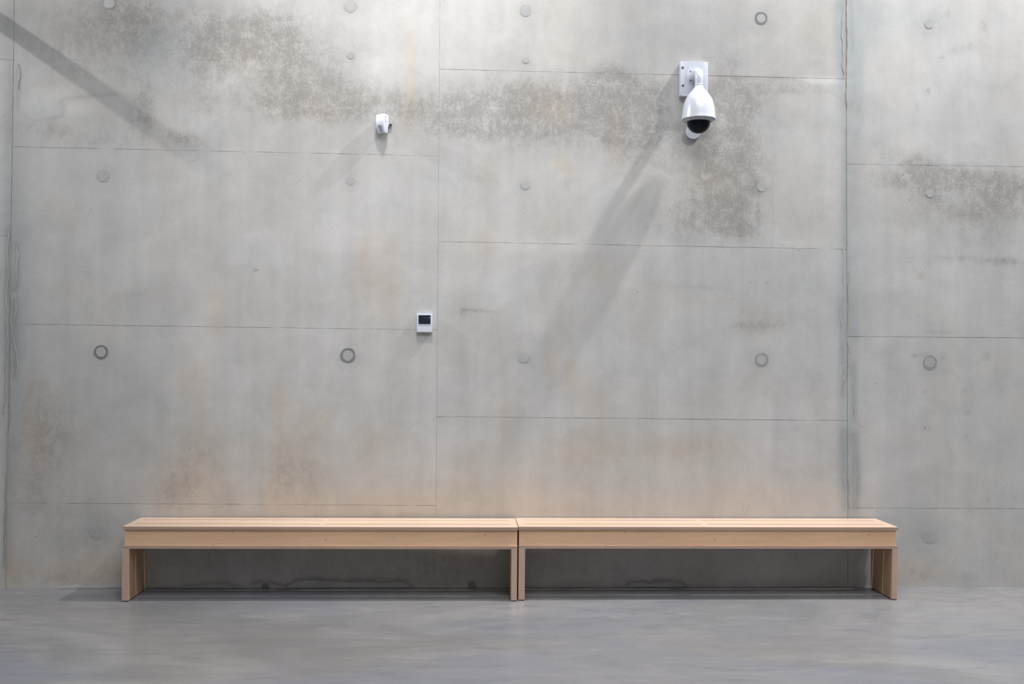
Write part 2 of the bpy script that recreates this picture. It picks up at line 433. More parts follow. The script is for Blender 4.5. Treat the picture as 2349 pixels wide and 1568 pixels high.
COOL = [
    (350, 110, 40, 40, .55), (290, 150, 70, 50, .35), (370, 90, 60, 40, .35), (60, 500, 40, 220, .35), (15, 420, 14, 350, .6), (95, 240, 40, 26, .35),
    (1932, 60, 16, 130, .8), (1965, 60, 60, 90, .6), (1960, 170, 26, 70, .55), (1905, 195, 50, 14, .25), (1938, 470, 14, 380, .6), (1990, 560, 40, 90, .3),
    (1935, 820, 14, 260, .65), (1958, 930, 12, 260, .75), (1975, 720, 26, 60, .35), (1940, 1080, 24, 90, .75), (1962, 1100, 14, 90, .8), (1960, 330, 26, 160, .45),
    (2060, 40, 120, 60, .3), (2150, 60, 60, 50, .3), (35, 650, 24, 300, .5), (40, 820, 20, 120, .45), (50, 60, 60, 60, .3), (2290, 520, 60, 40, .3),
    (2270, 640, 60, 60, .25), (1240, 320, 60, 30, .15), (1925, 720, 18, 40, .45), (25, 1060, 20, 160, .55), (12, 1250, 12, 100, .5), (130, 260, 60, 20, .2),
    (330, 240, 20, 40, .45), (250, 300, 70, 30, .2), (290, 880, 90, 60, .2), (330, 960, 90, 80, .25), (200, 1200, 90, 90, .15), (2140, 1230, 80, 60, .25),
    (1800, 700, 150, 90, .2), (1850, 620, 120, 60, .2), (2050, 1200, 90, 80, .3), (2200, 760, 160, 60, .15), (1420, 520, 50, 20, .2), (240, 700, 60, 60, .12),
]
TONE = [  # lighter (+) and darker (-) concrete, partly painted-in lamp pools and dim edges
    (110, 60, 220, 110, -.28), (330, 60, 160, 70, -.14), (60, 700, 60, 300, -.08), (1500, 230, 120, 90, -.10), (1330, 250, 160, 80, -.08), (1700, 330, 60, 130, -.10),
    (880, 60, 120, 90, .12), (700, 450, 300, 60, .06), (1150, 520, 120, 80, .07), (1560, 430, 60, 50, .10), (1240, 420, 60, 40, .08), (2120, 90, 160, 90, .08),
    (100, 235, 45, 30, .5), (140, 215, 20, 14, .3), (180, 250, 30, 14, .4), (960, 110, 90, 120, .3), (640, 20, 80, 40, .2), (560, 150, 30, 40, .3),
    (500, 190, 40, 30, .3), (420, 280, 50, 30, .2), (1140, 260, 14, 20, .4), (880, 170, 60, 50, .2), (1880, 185, 60, 8, .6), (1860, 200, 40, 6, .4),
    (230, 750, 50, 60, .2), (450, 800, 40, 100, .25), (1080, 640, 60, 20, .2), (1240, 560, 100, 20, .25), (1190, 640, 60, 60, .15), (1220, 740, 30, 30, .25),
    (1020, 640, 14, 80, .2), (780, 540, 120, 60, .15), (560, 560, 200, 60, .1), (1440, 420, 80, 40, .15), (1480, 560, 60, 20, .15), (1830, 560, 60, 10, .2),
    (2100, 150, 140, 80, .22), (1760, 800, 40, 50, .12), (2080, 1000, 100, 100, .06), (1690, 1000, 150, 60, .06), (300, 1100, 200, 60, .05),
    (1600, 90, 130, 70, -.2), (1450, 60, 100, 60, -.12), (1990, 620, 40, 80, -.05), (60, 20, 50, 30, -.2), (150, 60, 120, 40, -.12), (1085, 960, 100, 20, -.08),
    (220, 1210, 60, 60, -.05), (1060, 850, 14, 110, -.10), (1320, 800, 60, 120, -.03), (30, 800, 14, 500, -.12), (1990, 1000, 30, 200, -.05),
    (130, 1060, 110, 160, -.12), (300, 900, 100, 120, -.06), (2260, 470, 100, 80, -.06), (1700, 440, 60, 120, -.08), (1250, 230, 120, 50, -.05),
]
LINES = [  # watermarks and other thin dark lines: width px, strength, points
    (12, .65, [(1936, 990), (1936, 1060), (1939, 1165)]), (13, .75, [(1957, 1000), (1964, 1080), (1960, 1165)]),
    (7, .6, [(1937, 850), (1933, 905)]), (7, .5, [(1957, 840), (1958, 960)]), (7, .45, [(1930, 690), (1933, 830)]),
    (5, .65, [(39, 560), (41, 610), (38, 665)]), (6, .6, [(36, 690), (34, 760), (39, 810), (36, 860)]), (6, .5, [(19, 520), (15, 700), (16, 900)]),
    (10, .45, [(20, 1000), (15, 1300)]), (8, .5, [(1934, 0), (1935, 180)]), (6, .5, [(1953, 0), (1955, 120)]), (6, .5, [(43, 150), (41, 240)]), (6, .4, [(24, 140), (25, 250), (20, 330)]),
    (5, .5, [(1940, 300), (1938, 560)]), (14, .3, [(1962, 300), (1960, 520)]),
    (3.5, .45, [(45, 255), (62, 270), (80, 276), (120, 270), (146, 266), (145, 246), (136, 232), (150, 226), (200, 222), (270, 214)]),
    (5, .40, [(150, 226), (200, 221), (275, 215), (320, 232), (338, 252), (332, 290), (326, 330)]),
    (4, .3, [(0, 272), (22, 258), (30, 190), (28, 140)]),
    (4, .45, [(42, 150), (44, 180), (40, 215), (42, 255)]),
    (4, .40, [(255, 2), (260, 16), (258, 30), (245, 70)]),
    (3, .40, [(232, 0), (240, 8)]),
    (3, .45, [(1640, 178), (1700, 178), (1770, 176), (1830, 184), (1870, 198), (1905, 214), (1925, 222), (1940, 240)]),
    (3, .35, [(1870, 192), (1900, 204), (1920, 214)]),
    (4, .35, [(2080, 362), (2095, 380), (2130, 376), (2170, 378), (2220, 374), (2270, 380)]),
    (2.5, .25, [(1560, 230), (1540, 400)]),
    (2.0, .30, [(1320, 590), (1300, 625), (1282, 650)]),
    (2.0, .3, [(935, 990), (945, 975), (960, 968)]),
    (2.5, .35, [(2165, 850), (2188, 856), (2200, 870)]),
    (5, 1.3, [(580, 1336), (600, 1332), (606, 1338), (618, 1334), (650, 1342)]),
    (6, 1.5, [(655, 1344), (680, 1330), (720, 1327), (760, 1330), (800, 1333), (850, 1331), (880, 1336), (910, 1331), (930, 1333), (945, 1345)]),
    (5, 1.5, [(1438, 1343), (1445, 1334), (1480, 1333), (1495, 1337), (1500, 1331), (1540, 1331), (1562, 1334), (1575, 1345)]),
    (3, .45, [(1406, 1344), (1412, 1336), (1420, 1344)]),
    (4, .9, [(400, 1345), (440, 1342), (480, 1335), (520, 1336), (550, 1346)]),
    (2.5, .5, [(218, 1218), (228, 1236), (242, 1226)]),
    (2, .35, [(180, 1290), (180, 1345)]),
    (2, .35, [(1772, 400), (1772, 560)]),
    (2.5, .25, [(2112, 176), (2112, 200), (2122, 214)]),
    (3, .55, [(1730, 1322), (1738, 1300)]),
]


TIES = [  # px, py, r px, ring strength (0 none .. 2 dark), light plug?
    (237, 403, 13, 1, 0), (232, 807, 13, 3, 0), (223, 1218, 17, 1, 0), (804, 14, 14, 1, 1), (805, 127, 8, 1, 1),
    (804, 415, 9, 1, 1), (798, 815, 14, 3, 0), (1206, 24, 13, 1, 0), (1206, 138, 7, 1, 0), (1205, 424, 10, 1, 1),
    (1202, 820, 12, 1, 0), (1746, 42, 12, 3, 0), (1747, 428, 13, 0, 0), (1747, 825, 13, 2, 0), (2131, 54, 13, 0, 0),
    (2133, 443, 11, 0, 0), (2133, 831, 14, 2, 0), (2133, 1228, 18, 1, 0), (250, 8, 12, 1, 1), (587, 617, 3, 0, 0),
]
TONE += [(t[0], t[1] + 2, t[2] * 2.0, t[2] * 2.0, -0.22 - 0.1 * (t[3] == 2)) for t in TIES]


def marks(x, z):
    out = np.zeros((len(x), 4)); sc = 339.0
    for ch, lst in enumerate((STAIN, WARM, COOL, TONE)):
        for b in lst:
            c = at(b[0], b[1]); rx, rz = b[2] / sc, b[3] / sc
            dx, dz = x - c.x, z - c.z
            if len(b) > 5:
                a = math.radians(b[5]); dx, dz = dx * math.cos(a) - dz * math.sin(a), dx * math.sin(a) + dz * math.cos(a)
            q = (dx / rx) ** 2 + (dz / rz) ** 2
            out[:, ch] += b[4] * np.exp(-0.75 * q ** 1.25)
    # mild marks for the wall beyond the photograph's frame
    out[:, 0] += 0.11
    out[:, :3] = np.clip(out[:, :3], 0, 1)
    out[:, 3] = np.clip(0.5 * (1 + 0.42 * out[:, 3]), 0.3, 0.75)
    ln = np.zeros(len(x))
    for w, s, pts in LINES:
        ps = [at(*p) for p in pts]; ww = max(w / sc, 0.006)
        for a, b in zip(ps, ps[1:]):
            ax, az, bx, bz = a.x, a.z, b.x, b.z
            L2 = (bx - ax) ** 2 + (bz - az) ** 2 + 1e-9
            t = np.clip(((x - ax) * (bx - ax) + (z - az) * (bz - az)) / L2, 0, 1)
            d2 = (x - ax - t * (bx - ax)) ** 2 + (z - az - t * (bz - az)) ** 2
            ln = np.maximum(ln, 0.62 * s * np.exp(-d2 / (ww * 0.95) ** 2))
    return out, ln


wall = from_bm('wall_back', (lambda b: (bm_box(b, -9.2, 9.2, 0.0022, 0.3, -0.2, 9.4), b)[1])(bmesh.new()), M_BACK, kind='structure')
# vertical joints: x at z = 0 and at z = 4 ; horizontal joints per column (z left, z right)
VX = [(-8.80, -8.80), (-5.99, -5.99), (-3.188, -3.192), (-0.359, -0.366), (2.461, 2.434), (5.26, 5.25), (8.06, 8.05), (9.15, 9.15)]
zl = at(10, 948).z
ROWS = [
    [z0 for z0 in (0.56, 1.74, 2.915, 4.09, 5.27, 6.44)],
    [zl, zl + 1.175, zl + 2.35, zl + 3.525, zl + 4.70],
    [(0.563, 0.551), (1.746, 1.733), (2.922, 2.911), (4.09, 4.085), (5.27, 5.27), (6.44, 6.44)],
    [(1.149, 1.138), (2.331, 2.315), (3.500, 3.492), (4.67, 4.67), (5.85, 5.85)],
    [(0.539, 0.533), (1.715, 1.721), (2.903, 2.910), (4.08, 4.08), (5.26, 5.26), (6.44, 6.44)],
    [1.149, 2.33, 3.50, 4.67, 5.85],
    [0.56, 1.74, 2.915, 4.09, 5.27, 6.44],
]
FR = (-3.45, 3.85, 4.2)


def make_panel(c00, c10, c01, c11, gap, off, tilt):
    """bilinear patch between four (x,z) corners, edges drawn in by the joint gap"""
    vis = c00[0] < FR[1] and c10[0] > FR[0] and c00[1] < FR[2]
    res = 0.0105 if vis else 0.25
    nx = max(2, int((c10[0] - c00[0]) / res)); nz = max(2, int((c01[1] - c00[1]) / res))
    u = np.linspace(0, 1, nx + 1); w = np.linspace(0, 1, nz + 1)
    U, V = np.meshgrid(u, w)
    def bil(k):
        return (1 - U) * (1 - V) * c00[k] + U * (1 - V) * c10[k] + (1 - U) * V * c01[k] + U * V * c11[k]
    X, Z = bil(0), bil(1)
    gl, gr, gb, gt = gap
    X[:, 0] += gl; X[:, -1] -= gr; Z[0, :] += gb; Z[-1, :] -= gt
    rng = np.random.RandomState(int(abs(c00[0]) * 100 + c00[1] * 977) % 99991)
    if vis:   # slightly uneven arrises
        for arr, sl in ((X, (slice(None), 0)), (X, (slice(None), -1)), (Z, (0, slice(None))), (Z, (-1, slice(None)))):
            nn = len(arr[sl]); r = rng.randn(nn); r = np.convolve(r, np.ones(7) / 7, 'same')
            arr[sl] += r * 0.0010
    Y = -0.0 + off + tilt * (V - 0.5) + 0 * X
    if vis:   # board bulge
        Y += 0.0003 * np.sin(U * 7 + c00[0]) * np.sin(V * 4 + 1)
    n0 = (nx + 1) * (nz + 1)
    verts = np.stack([X.ravel(), Y.ravel(), Z.ravel()], 1)
    idx = np.arange(n0).reshape(nz + 1, nx + 1)
    quads = np.stack([idx[:-1, :-1], idx[:-1, 1:], idx[1:, 1:], idx[1:, :-1]], -1).reshape(-1, 4)
    loop = np.concatenate([idx[0, :-1], idx[:-1, -1], idx[-1, :0:-1], idx[:0:-1, 0]])
    sk = verts[loop].copy(); sk[:, 1] = 0.0022
    ids = n0 + np.arange(len(loop)); nxt = np.roll(loop, -1); idn = np.roll(ids, -1)
    sides = np.stack([loop, ids, idn, nxt], -1)
    verts = np.concatenate([verts, sk]); faces = np.concatenate([quads, sides])
    me = bpy.data.meshes.new('concrete_panel')
    me.vertices.add(len(verts)); me.vertices.foreach_set('co', verts.astype(np.float32).ravel())
    me.loops.add(faces.size); me.loops.foreach_set('vertex_index', faces.astype(np.int32).ravel())
    me.polygons.add(len(faces)); me.polygons.foreach_set('loop_start', np.arange(0, faces.size, 4, dtype=np.int32))
    me.polygons.foreach_set('loop_total', np.full(len(faces), 4, dtype=np.int32))
    me.update(calc_edges=True)
    mk, ln = marks(verts[:, 0], verts[:, 2])
    a = me.attributes.new('marks', 'FLOAT_COLOR', 'POINT'); a.data.foreach_set('color', mk.astype(np.float32).ravel())
    b = me.attributes.new('lines', 'FLOAT', 'POINT'); b.data.foreach_set('value', ln.astype(np.float32))
    me.polygons.foreach_set('use_smooth', np.zeros(len(faces), dtype=bool))
    me.polygons.foreach_set('material_index', np.r_[np.zeros(len(quads), dtype=np.int32), np.ones(len(sides), dtype=np.int32)])
    link('concrete_panel', me, [M_CONC, M_LIP], wall)


def vx(i, z):
    a, b = VX[i]
    return a + (b - a) * z / 4.0


offs = random.Random(3)
for ci in range(len(VX) - 1):
    rows = [(z, z) if not isinstance(z, tuple) else z for z in ROWS[ci]]
    rows = [(0.0, 0.0)] + rows + [(r, r) for r in (7.0, 8.2, 9.4)]
    for ri in range(len(rows) - 1):
        (b0, b1), (t0, t1) = rows[ri], rows[ri + 1]
        g = 0.0008
        gl = 0.0020 if ci in (2, 4) else g
        gr = 0.0020 if ci in (1, 3) else g
        make_panel((vx(ci, b0), b0), (vx(ci + 1, b1), b1), (vx(ci, t0), t0), (vx(ci + 1, t1), t1),
                   (gl, gr, g if ri else 0.0, g), offs.uniform(-0.0003, 0.0003), offs.uniform(-0.0005, 0.0005))

# filled formwork tie holes


def blob(cx, cz, r, seed, amp=0.12, n=36, sx=1.0):
    pts = []
    for i in range(n):
        a = 2 * math.pi * i / n
        q = noise.noise(Vector((math.cos(a) * 1.3 + seed, math.sin(a) * 1.3, seed * 2.1)))
        rr = r * (1 + amp * q * 2)
        pts.append((cx + rr * sx * math.cos(a), cz + rr * math.sin(a)))
    return pts


for i, (px, py, r, ring, lite) in enumerate(TIES):
    c = at(px, py); rm = r / 339.0
    bm = bmesh.new(); extrude_poly_y(bm, blob(c.x, c.z, rm * 0.86, i * 1.7, 0.06, 30), -0.0014, 0.002)
    plug = from_bm('tie_hole_plug', bm, M_PLUG_L if lite else M_PLUG, wall)
    if ring:
        outer = blob(c.x, c.z, rm * (1.22 if ring >= 2 else 1.06), i * 2.3, 0.05, 36, 1.0)
        bm = bmesh.new(); extrude_poly_y(bm, outer, -0.0010, 0.002, 0.0)
        from_bm('mortar_ring', bm, M_RING_D if ring == 3 else (M_RING if ring == 2 else M_RING_M), plug)


# grey cement seep along the two wide joints
def ribbon(name, pts, wpx, mat, seed, y=-0.0026, parent=wall):
    bm = bmesh.new(); ps = [at(*p) for p in pts]
    fine = []
    for a, b in zip(ps, ps[1:]):
        n = max(2, int((b - a).length / 0.012))
        for i in range(n):
            fine.append(a.lerp(b, i / n))
    fine.append(ps[-1]); rows = []
    for i, p in enumerate(fine):
        t = (fine[min(i + 1, len(fine) - 1)] - fine[max(i - 1, 0)]); t.y = 0; t.normalize()
        nrm = Vector((-t.z, 0, t.x))
        s = noise.noise(Vector((p.x * 30 + seed, p.z * 14, seed))); s2 = noise.noise(Vector((p.x * 9, p.z * 60, seed + 4)))
        env = min(1, min(i, len(fine) - 1 - i) / 5)
        w = wpx / 339 / 2 * (0.55 + 0.9 * abs(s2)) * env + 0.0003
        q = p + nrm * (s * 0.012)
        rows.append((bm.verts.new((q.x - nrm.x * w, -0.0002, q.z - nrm.z * w)), bm.verts.new((q.x, y, q.z)),
                     bm.verts.new((q.x + nrm.x * w, -0.0002, q.z + nrm.z * w))))
    for a, b in zip(rows, rows[1:]):
        bm.faces.new((a[0], a[1], b[1], b[0])); bm.faces.new((a[1], a[2], b[2], b[1]))
    return from_bm(name, bm, mat, parent, smooth=True)


def seep(pts, w, mat, seed):
    ribbon('cement_seep', pts, w, mat, seed)


seep([(19, 520), (17, 640), (14, 700), (18, 780), (14, 860), (12, 960)], 5, M_SEEP, 1)
seep([(38, 560), (40, 590), (36, 620), (39, 650), (32, 668)], 5, M_SEEP, 2)
seep([(36, 682), (37, 710), (30, 735)], 5, M_SEEP, 3)
seep([(30, 770), (38, 810), (40, 840), (34, 870)], 5, M_SEEP, 4)
seep([(25, 560), (26, 700), (25, 820), (22, 1000)], 3.5, M_SEEP_B, 5)
seep([(42, 145), (44, 165), (41, 205)], 4, M_SEEP, 6)
seep([(18, 1080), (14, 1180), (10, 1300)], 6, M_SEEP_B, 7)
seep([(1934, 20), (1932, 90), (1936, 170)], 5, M_SEEP, 8)
seep([(1942, 0), (1943, 120), (1942, 250)], 3.5, M_SEEP_B, 9)
seep([(1928, 700), (1933, 760), (1930, 800)], 4, M_SEEP, 10)
seep([(1936, 850), (1934, 890)], 6, M_SEEP, 11)
seep([(1957, 840), (1956, 900), (1960, 950)], 4, M_SEEP, 12)
seep([(1946, 620), (1945, 760), (1944, 860)], 4, M_SEEP_B, 13)
seep([(1938, 975), (1937, 1040), (1936, 1130)], 5, M_SEEP, 14)
seep([(1958, 1030), (1962, 1090), (1960, 1160)], 8, M_SEEP, 15)
seep([(1946, 1080), (1947, 1140), (1947, 1186)], 3.5, M_SEEP_B, 16)
seep([(1936, 540), (1934, 600), (1936, 690)], 3.5, M_SEEP, 17)


def wall_patch(name, pts, mat, depth, bev=0.0015):
    bm = bmesh.new(); ps = [at(*p) for p in pts]
    extrude_poly_y(bm, [(p.x, max(p.z, 0.001)) for p in ps], -depth, 0.003, bev, 1)
    return from_bm(name, bm, mat, wall)


wall_patch('cement_smear', [(136, 1349), (140, 1345), (160, 1344), (176, 1341), (184, 1344), (210, 1342), (240, 1344), (276, 1343), (300, 1345), (300, 1352), (136, 1352)], M_SMEAR, 0.004)
wall_patch('cement_smear', [(334, 1346), (365, 1344), (400, 1340), (430, 1343), (470, 1340), (500, 1341), (540, 1344), (560, 1349), (334, 1350)], M_SMEAR, 0.004)
wall_patch('cement_smear', [(656, 1348), (672, 1337), (700, 1331), (745, 1332), (790, 1336), (840, 1337), (868, 1338), (896, 1336), (925, 1337), (943, 1348)], M_SMEAR, 0.006)
wall_patch('cement_smear', [(1440, 1347), (1444, 1337), (1470, 1336), (1490, 1341), (1500, 1336), (1540, 1335), (1560, 1338), (1574, 1347)], M_SMEAR, 0.005)
wall_patch('broken_edge', [(1072, 1348), (1075, 1339), (1072, 1334), (1079, 1335), (1081, 1331), (1089, 1333), (1090, 1339), (1095, 1346), (1094, 1348)], M_DARKC, 0.004)
wall_patch('broken_edge', [(599, 1348), (603, 1339), (610, 1336), (616, 1341), (618, 1348)], M_DARKC, 0.003)

# ------------------------------------------------------------------ floor, ceiling, other walls
box('floor', -9.2, 9.2, -12.2, 0.3, -0.2, 0.0, M_FLOOR, None, bev=0, kind='structure')
box('ceiling', -9.2, 9.2, -12.2, 0.3, 9.4, 9.6, M_ROOM, None, bev=0, kind='structure')
box('wall_left', -9.4, -9.2, -12.2, 0.3, 0, 9.4, M_ROOM, None, bev=0, kind='structure')
box('wall_right', 9.2, 9.4, -12.2, 0.3, 0, 9.4, M_ROOM, None, bev=0, kind='structure')
box('wall_front', -9.2, 9.2, -12.4, -12.2, 0, 9.4, M_ROOM, None, bev=0, kind='structure')


# ------------------------------------------------------------------ benches
def slotted(name, xs, ys, holes, z0, z1, mat, parent, edge_mat=None, bev=0.0):
    bm = bmesh.new(); V = {}
    def v(i, j, k):
        if (i, j, k) not in V:
            V[(i, j, k)] = bm.verts.new((xs[i], ys[j], (z0, z1)[k]))
        return V[(i, j, k)]
    nx, ny = len(xs) - 1, len(ys) - 1
    solid = lambda i, j: 0 <= i < nx and 0 <= j < ny and (i, j) not in holes
    for i in range(nx):
        for j in range(ny):
            if not solid(i, j):
                continue
            bm.faces.new((v(i, j, 1), v(i + 1, j, 1), v(i + 1, j + 1, 1), v(i, j + 1, 1)))
            bm.faces.new((v(i, j, 0), v(i, j + 1, 0), v(i + 1, j + 1, 0), v(i + 1, j, 0)))
            for di, dj, a, b in ((-1, 0, (i, j), (i, j + 1)), (1, 0, (i + 1, j), (i + 1, j + 1)), (0, -1, (i, j), (i + 1, j)), (0, 1, (i, j + 1), (i + 1, j + 1))):
                if not solid(i + di, j + dj):
                    f = bm.faces.new((v(a[0], a[1], 0), v(b[0], b[1], 0), v(b[0], b[1], 1), v(a[0], a[1], 1)))
                    f.material_index = 1 if edge_mat else 0
    return from_bm(name, bm, [mat, edge_mat] if edge_mat else mat, parent)


def bench(label, loc, rot, L, grooved, e0, e1):
    b = thing('wooden_bench', label, 'bench', loc, rot, 'wooden benches along the concrete wall')
    D, HT, T = 0.392, 0.470, 0.019
    mid = L / 2 - 0.012
    s1, s2, sw = 0.124, 0.298, 0.0055
    slotted('seat_board', [0, 0.045, mid - 0.02, mid + 0.02, L - 0.045, L], [0, s1 - sw, s1 + sw, s2 - sw, s2 + sw, D],
            {(1, 1), (3, 1), (1, 3), (3, 3)}, HT - T, HT, M_TOP, b, M_EDGE)
    zb0, zb1 = 0.331, 0.349
    slotted('lower_board', [0.002, 0.10, mid - 0.04, mid + 0.04, L - 0.10, L - 0.002], [0.002, 0.07, D - 0.05, D - 0.012],
            {(1, 1), (3, 1)}, zb0, zb1, M_EDGE, b)
    box('front_apron', e0, L - e1, 0.012, 0.031, zb1, HT - T, M_APRON, b, bev=0.0)
    box('apron_bead', e0 - 0.002, L - e1 + 0.002, 0.007, 0.0125, zb1, zb1 + 0.0045, M_APRON, b, bev=0.001)
    box('rear_apron', e0, L - e1, D - 0.045, D - 0.027, zb1, HT - T, M_APRON, b, bev=0.0)
    box('end_board', e0 + 0.0005, e0 + 0.02, 0.0312, D - 0.0452, zb1, HT - T, M_APRON, b, bev=0.0)
    box('end_board', L - e1 - 0.02, L - e1 - 0.0005, 0.0312, D - 0.0452, zb1, HT - T, M_APRON, b, bev=0.0)
    box('centre_rib', mid - 0.012, mid + 0.012, 0.0312, D - 0.0452, zb1, HT - T, M_APRON, b, bev=0.0)
    LD = 0.345 if grooved else 0.368
    for side, (x0, x1) in enumerate(((0.002, 0.044 if grooved else 0.043), (L - 0.041, L - (0.003 if grooved else 0.006)))):
        # leg panel: inner face grooved where the seat slots continue
        bm = bmesh.new()
        gr = (0.124, 0.298)
        inner = x1 if side == 0 else x0
        sgn = -1 if side == 0 else 1
        prof = [(x0, 0.001), (x1, 0.001)] if side == 0 else [(x0, 0.001), (x1, 0.001)]
        outer = x0 if side == 0 else x1
        pts = [(outer, 0.001), (inner, 0.001)]
        if grooved:
            for g in gr:
                pts += [(inner, g - 0.002), (inner + sgn * 0.003, g - 0.002), (inner + sgn * 0.003, g + 0.002), (inner, g + 0.002)]
        pts += [(inner, LD), (outer, LD)]
        lo = [bm.verts.new((p[0], p[1], 0.006)) for p in pts]
        hi = [bm.verts.new((p[0], p[1], zb0)) for p in pts]
        bm.faces.new(lo); bm.faces.new(list(reversed(hi)))
        n = len(pts)
        for i in range(n):
            j = (i + 1) % n
            f = bm.faces.new((lo[i], lo[j], hi[j], hi[i]))
            if i == 0:
                f.material_index = 1
        leg = from_bm('leg_panel', bm, [M_LEG, M_LEGE], b)
        for yy in (0.006, LD - 0.05):
            box('foot_pad', x0 + 0.003, x1 - 0.003, yy, yy + 0.045, 0.0, 0.0062, M_PAD, leg, bev=0)
        box('foot_strip', x0 + 0.006, x1 - 0.003, 0.05, LD - 0.05, 0.0005, 0.0062, M_PAD, leg, bev=0)
    return b


bench('pale beech slotted bench standing left of the joint, below the wall thermostat', (-2.3156, -0.4005, 0), -0.0085, 2.4861, True, 0.013, 0.0035)
bench('pale beech slotted bench standing right of the joint, below the dome camera', (0.1754, -0.3985, 0), -0.0045, 2.4690, False, 0.0035, 0.013)


# ------------------------------------------------------------------ dome camera on its wall box
def sweep(path, radii, seg=28):
    """tube in the YZ plane"""
    bm = bmesh.new(); rings = []
    for i, (y, z) in enumerate(path):
        a = path[max(i - 1, 0)]; b = path[min(i + 1, len(path) - 1)]
        t = Vector((0, b[0] - a[0], b[1] - a[1])).normalized()
        e1 = Vector((1, 0, 0)); e2 = t.cross(e1)
        r = radii[i]
        rings.append([bm.verts.new(Vector((0, y, z)) + e1 * r * math.cos(2 * math.pi * k / seg) + e2 * r * math.sin(2 * math.pi * k / seg)) for k in range(seg)])
    for a, b in zip(rings, rings[1:]):
        for k in range(seg):
            j = (k + 1) % seg
            bm.faces.new((a[k], a[j], b[j], b[k]))
    bm.faces.new(rings[0]); bm.faces.new(list(reversed(rings[-1])))
    return bm


def rrect(x0, x1, z0, z1, r, arch=0.0, n=5):
    pts = []
    for (cx, cz, a0) in ((x1 - r, z1 - r, 0), (x0 + r, z1 - r, 90), (x0 + r, z0 + r, 180), (x1 - r, z0 + r, 270)):
        for i in range(n + 1):
            a = math.radians(a0 + 90 * i / n)
            pts.append((cx + r * math.cos(a), cz + r * math.sin(a)))
        if a0 == 0 and arch:
            for i in range(1, 8):
                t = i / 8; pts.append((x1 - r + (x0 - x1 + 2 * r) * t, z1 + arch * 4 * t * (1 - t)))
    return pts


def dome_camera(loc, label):
    c = thing('dome_camera', label, 'security camera', loc)
    PT = 0.045
    bm = bmesh.new(); extrude_poly_y(bm, rrect(-0.0985, 0.092, -0.135, 0.101, 0.012, 0.004), -PT, -0.0005, 0.005, 3)
    plate = from_bm('wall_box', bm, M_PAINT, c, smooth=True, angle=40)
    for (x, z) in ((-0.082, 0.058), (-0.080, -0.064)):
        s = disc_y('screw', x, z, 0.0085, -PT - 0.0012, -PT + 0.004, M_SCREW, plate, 0.0008, 20)
        disc_y('screw_rim', x - 0.001, z + 0.001, 0.0105, -PT - 0.0006, -PT + 0.004, M_PAINT, plate, 0.0, 20)
    disc_y('flange', 0, 0, 0.055, -PT - 0.005, -PT + 0.001, M_PAINT, c, 0.0015, 48)
    fl = disc_y('flange_step', 0.002, 0, 0.046, -PT - 0.008, -PT - 0.004, M_PAINT, c, 0.001, 48)
    for (x, z) in ((-0.029, 0.031), (-0.029, -0.031), (0.034, 0.031), (0.034, -0.031)):
        disc_y('flange_screw', x, z, 0.0050, -PT - 0.0095, -PT - 0.007, M_SCREW, fl, 0.0005, 14)
    # curved hanger arm
    path = [(-PT - 0.006, 0.0), (-0.075, 0.0), (-0.105, 0.001), (-0.130, 0.000)]
    cy0, cz0, R = -0.130, -0.050, 0.050
    for i in range(1, 9):
        a = math.radians(90 - 90 * i / 8)
        path.append((cy0 - R * math.cos(a), cz0 + R * math.sin(a)))
    path.append((-0.180, -0.075)); path.append((-0.180, -0.092))
    rad = [0.036, 0.034, 0.033, 0.0325] + [0.032 - 0.0006 * i for i in range(8)] + [0.0265, 0.0255]
    from_bm('hanger_arm', sweep(path, rad), M_PAINT, c, smooth=True, angle=50)
    ax = (0, -0.180)
    from_bm('collar', lathe_bm([(0.0, -0.088), (0.0268, -0.088), (0.0275, -0.090), (0.0275, -0.096), (0.026, -0.098), (0.0, -0.098)], 40, ax), M_PAINT, c, smooth=True, angle=30)
    prof = [(0.0, -0.097), (0.0255, -0.097), (0.028, -0.103), (0.033, -0.114), (0.040, -0.124), (0.051, -0.137), (0.061, -0.149), (0.072, -0.163), (0.083, -0.180),
            (0.0915, -0.198), (0.098, -0.219), (0.1035, -0.244), (0.1075, -0.270), (0.1105, -0.297), (0.112, -0.315), (0.1135, -0.321), (0.1135, -0.325),
            (0.1115, -0.327), (0.106, -0.323), (0.0, -0.320)]
    hs = from_bm('housing', lathe_bm(prof, 72, ax), M_PAINT, c, smooth=True, angle=42)
    ax2 = (0, -0.180)
    from_bm('trim_ring', lathe_bm([(0.0, -0.322), (0.104, -0.322), (0.1025, -0.331), (0.094, -0.338), (0.082, -0.341), (0.0, -0.341)], 64, ax2), M_GREYP, c, smooth=True, angle=30)
    dm = [(0.0785, -0.339)]
    for i in range(0, 19):
        a = math.radians(90 * i / 18)
        dm.append((0.0775 * math.cos(a), -0.344 - 0.074 * math.sin(a)))
    dm[-1] = (0.0, dm[-1][1])
    from_bm('dome', lathe_bm([(0.0, -0.339)] + dm, 56, ax2), M_DOME, c, smooth=True, angle=60)
    # latch on the housing front-left
    bm = bmesh.new(); bm_box(bm, -0.003, 0.003, -0.002, 0.004, -0.007, 0.007, 0.001)
    l = from_bm('latch', bm, M_GREYP, hs)
    l.location = (-0.0355, -0.180 - 0.0465, -0.152); l.rotation_euler = (-0.72, 0.25, -0.65)
    for sx in (-0.075, 0.075):
        bm = bmesh.new(); bm_box(bm, -0.006, 0.006, -0.001, 0.002, -0.003, 0.003, 0.0006)
        l = from_bm('ring_clip', bm, M_WHITE, hs)
        l.location = (sx, -0.180 - 0.062, -0.334); l.rotation_euler = (0.6, 0, -math.atan2(sx, 0.062) * -1)
    return c


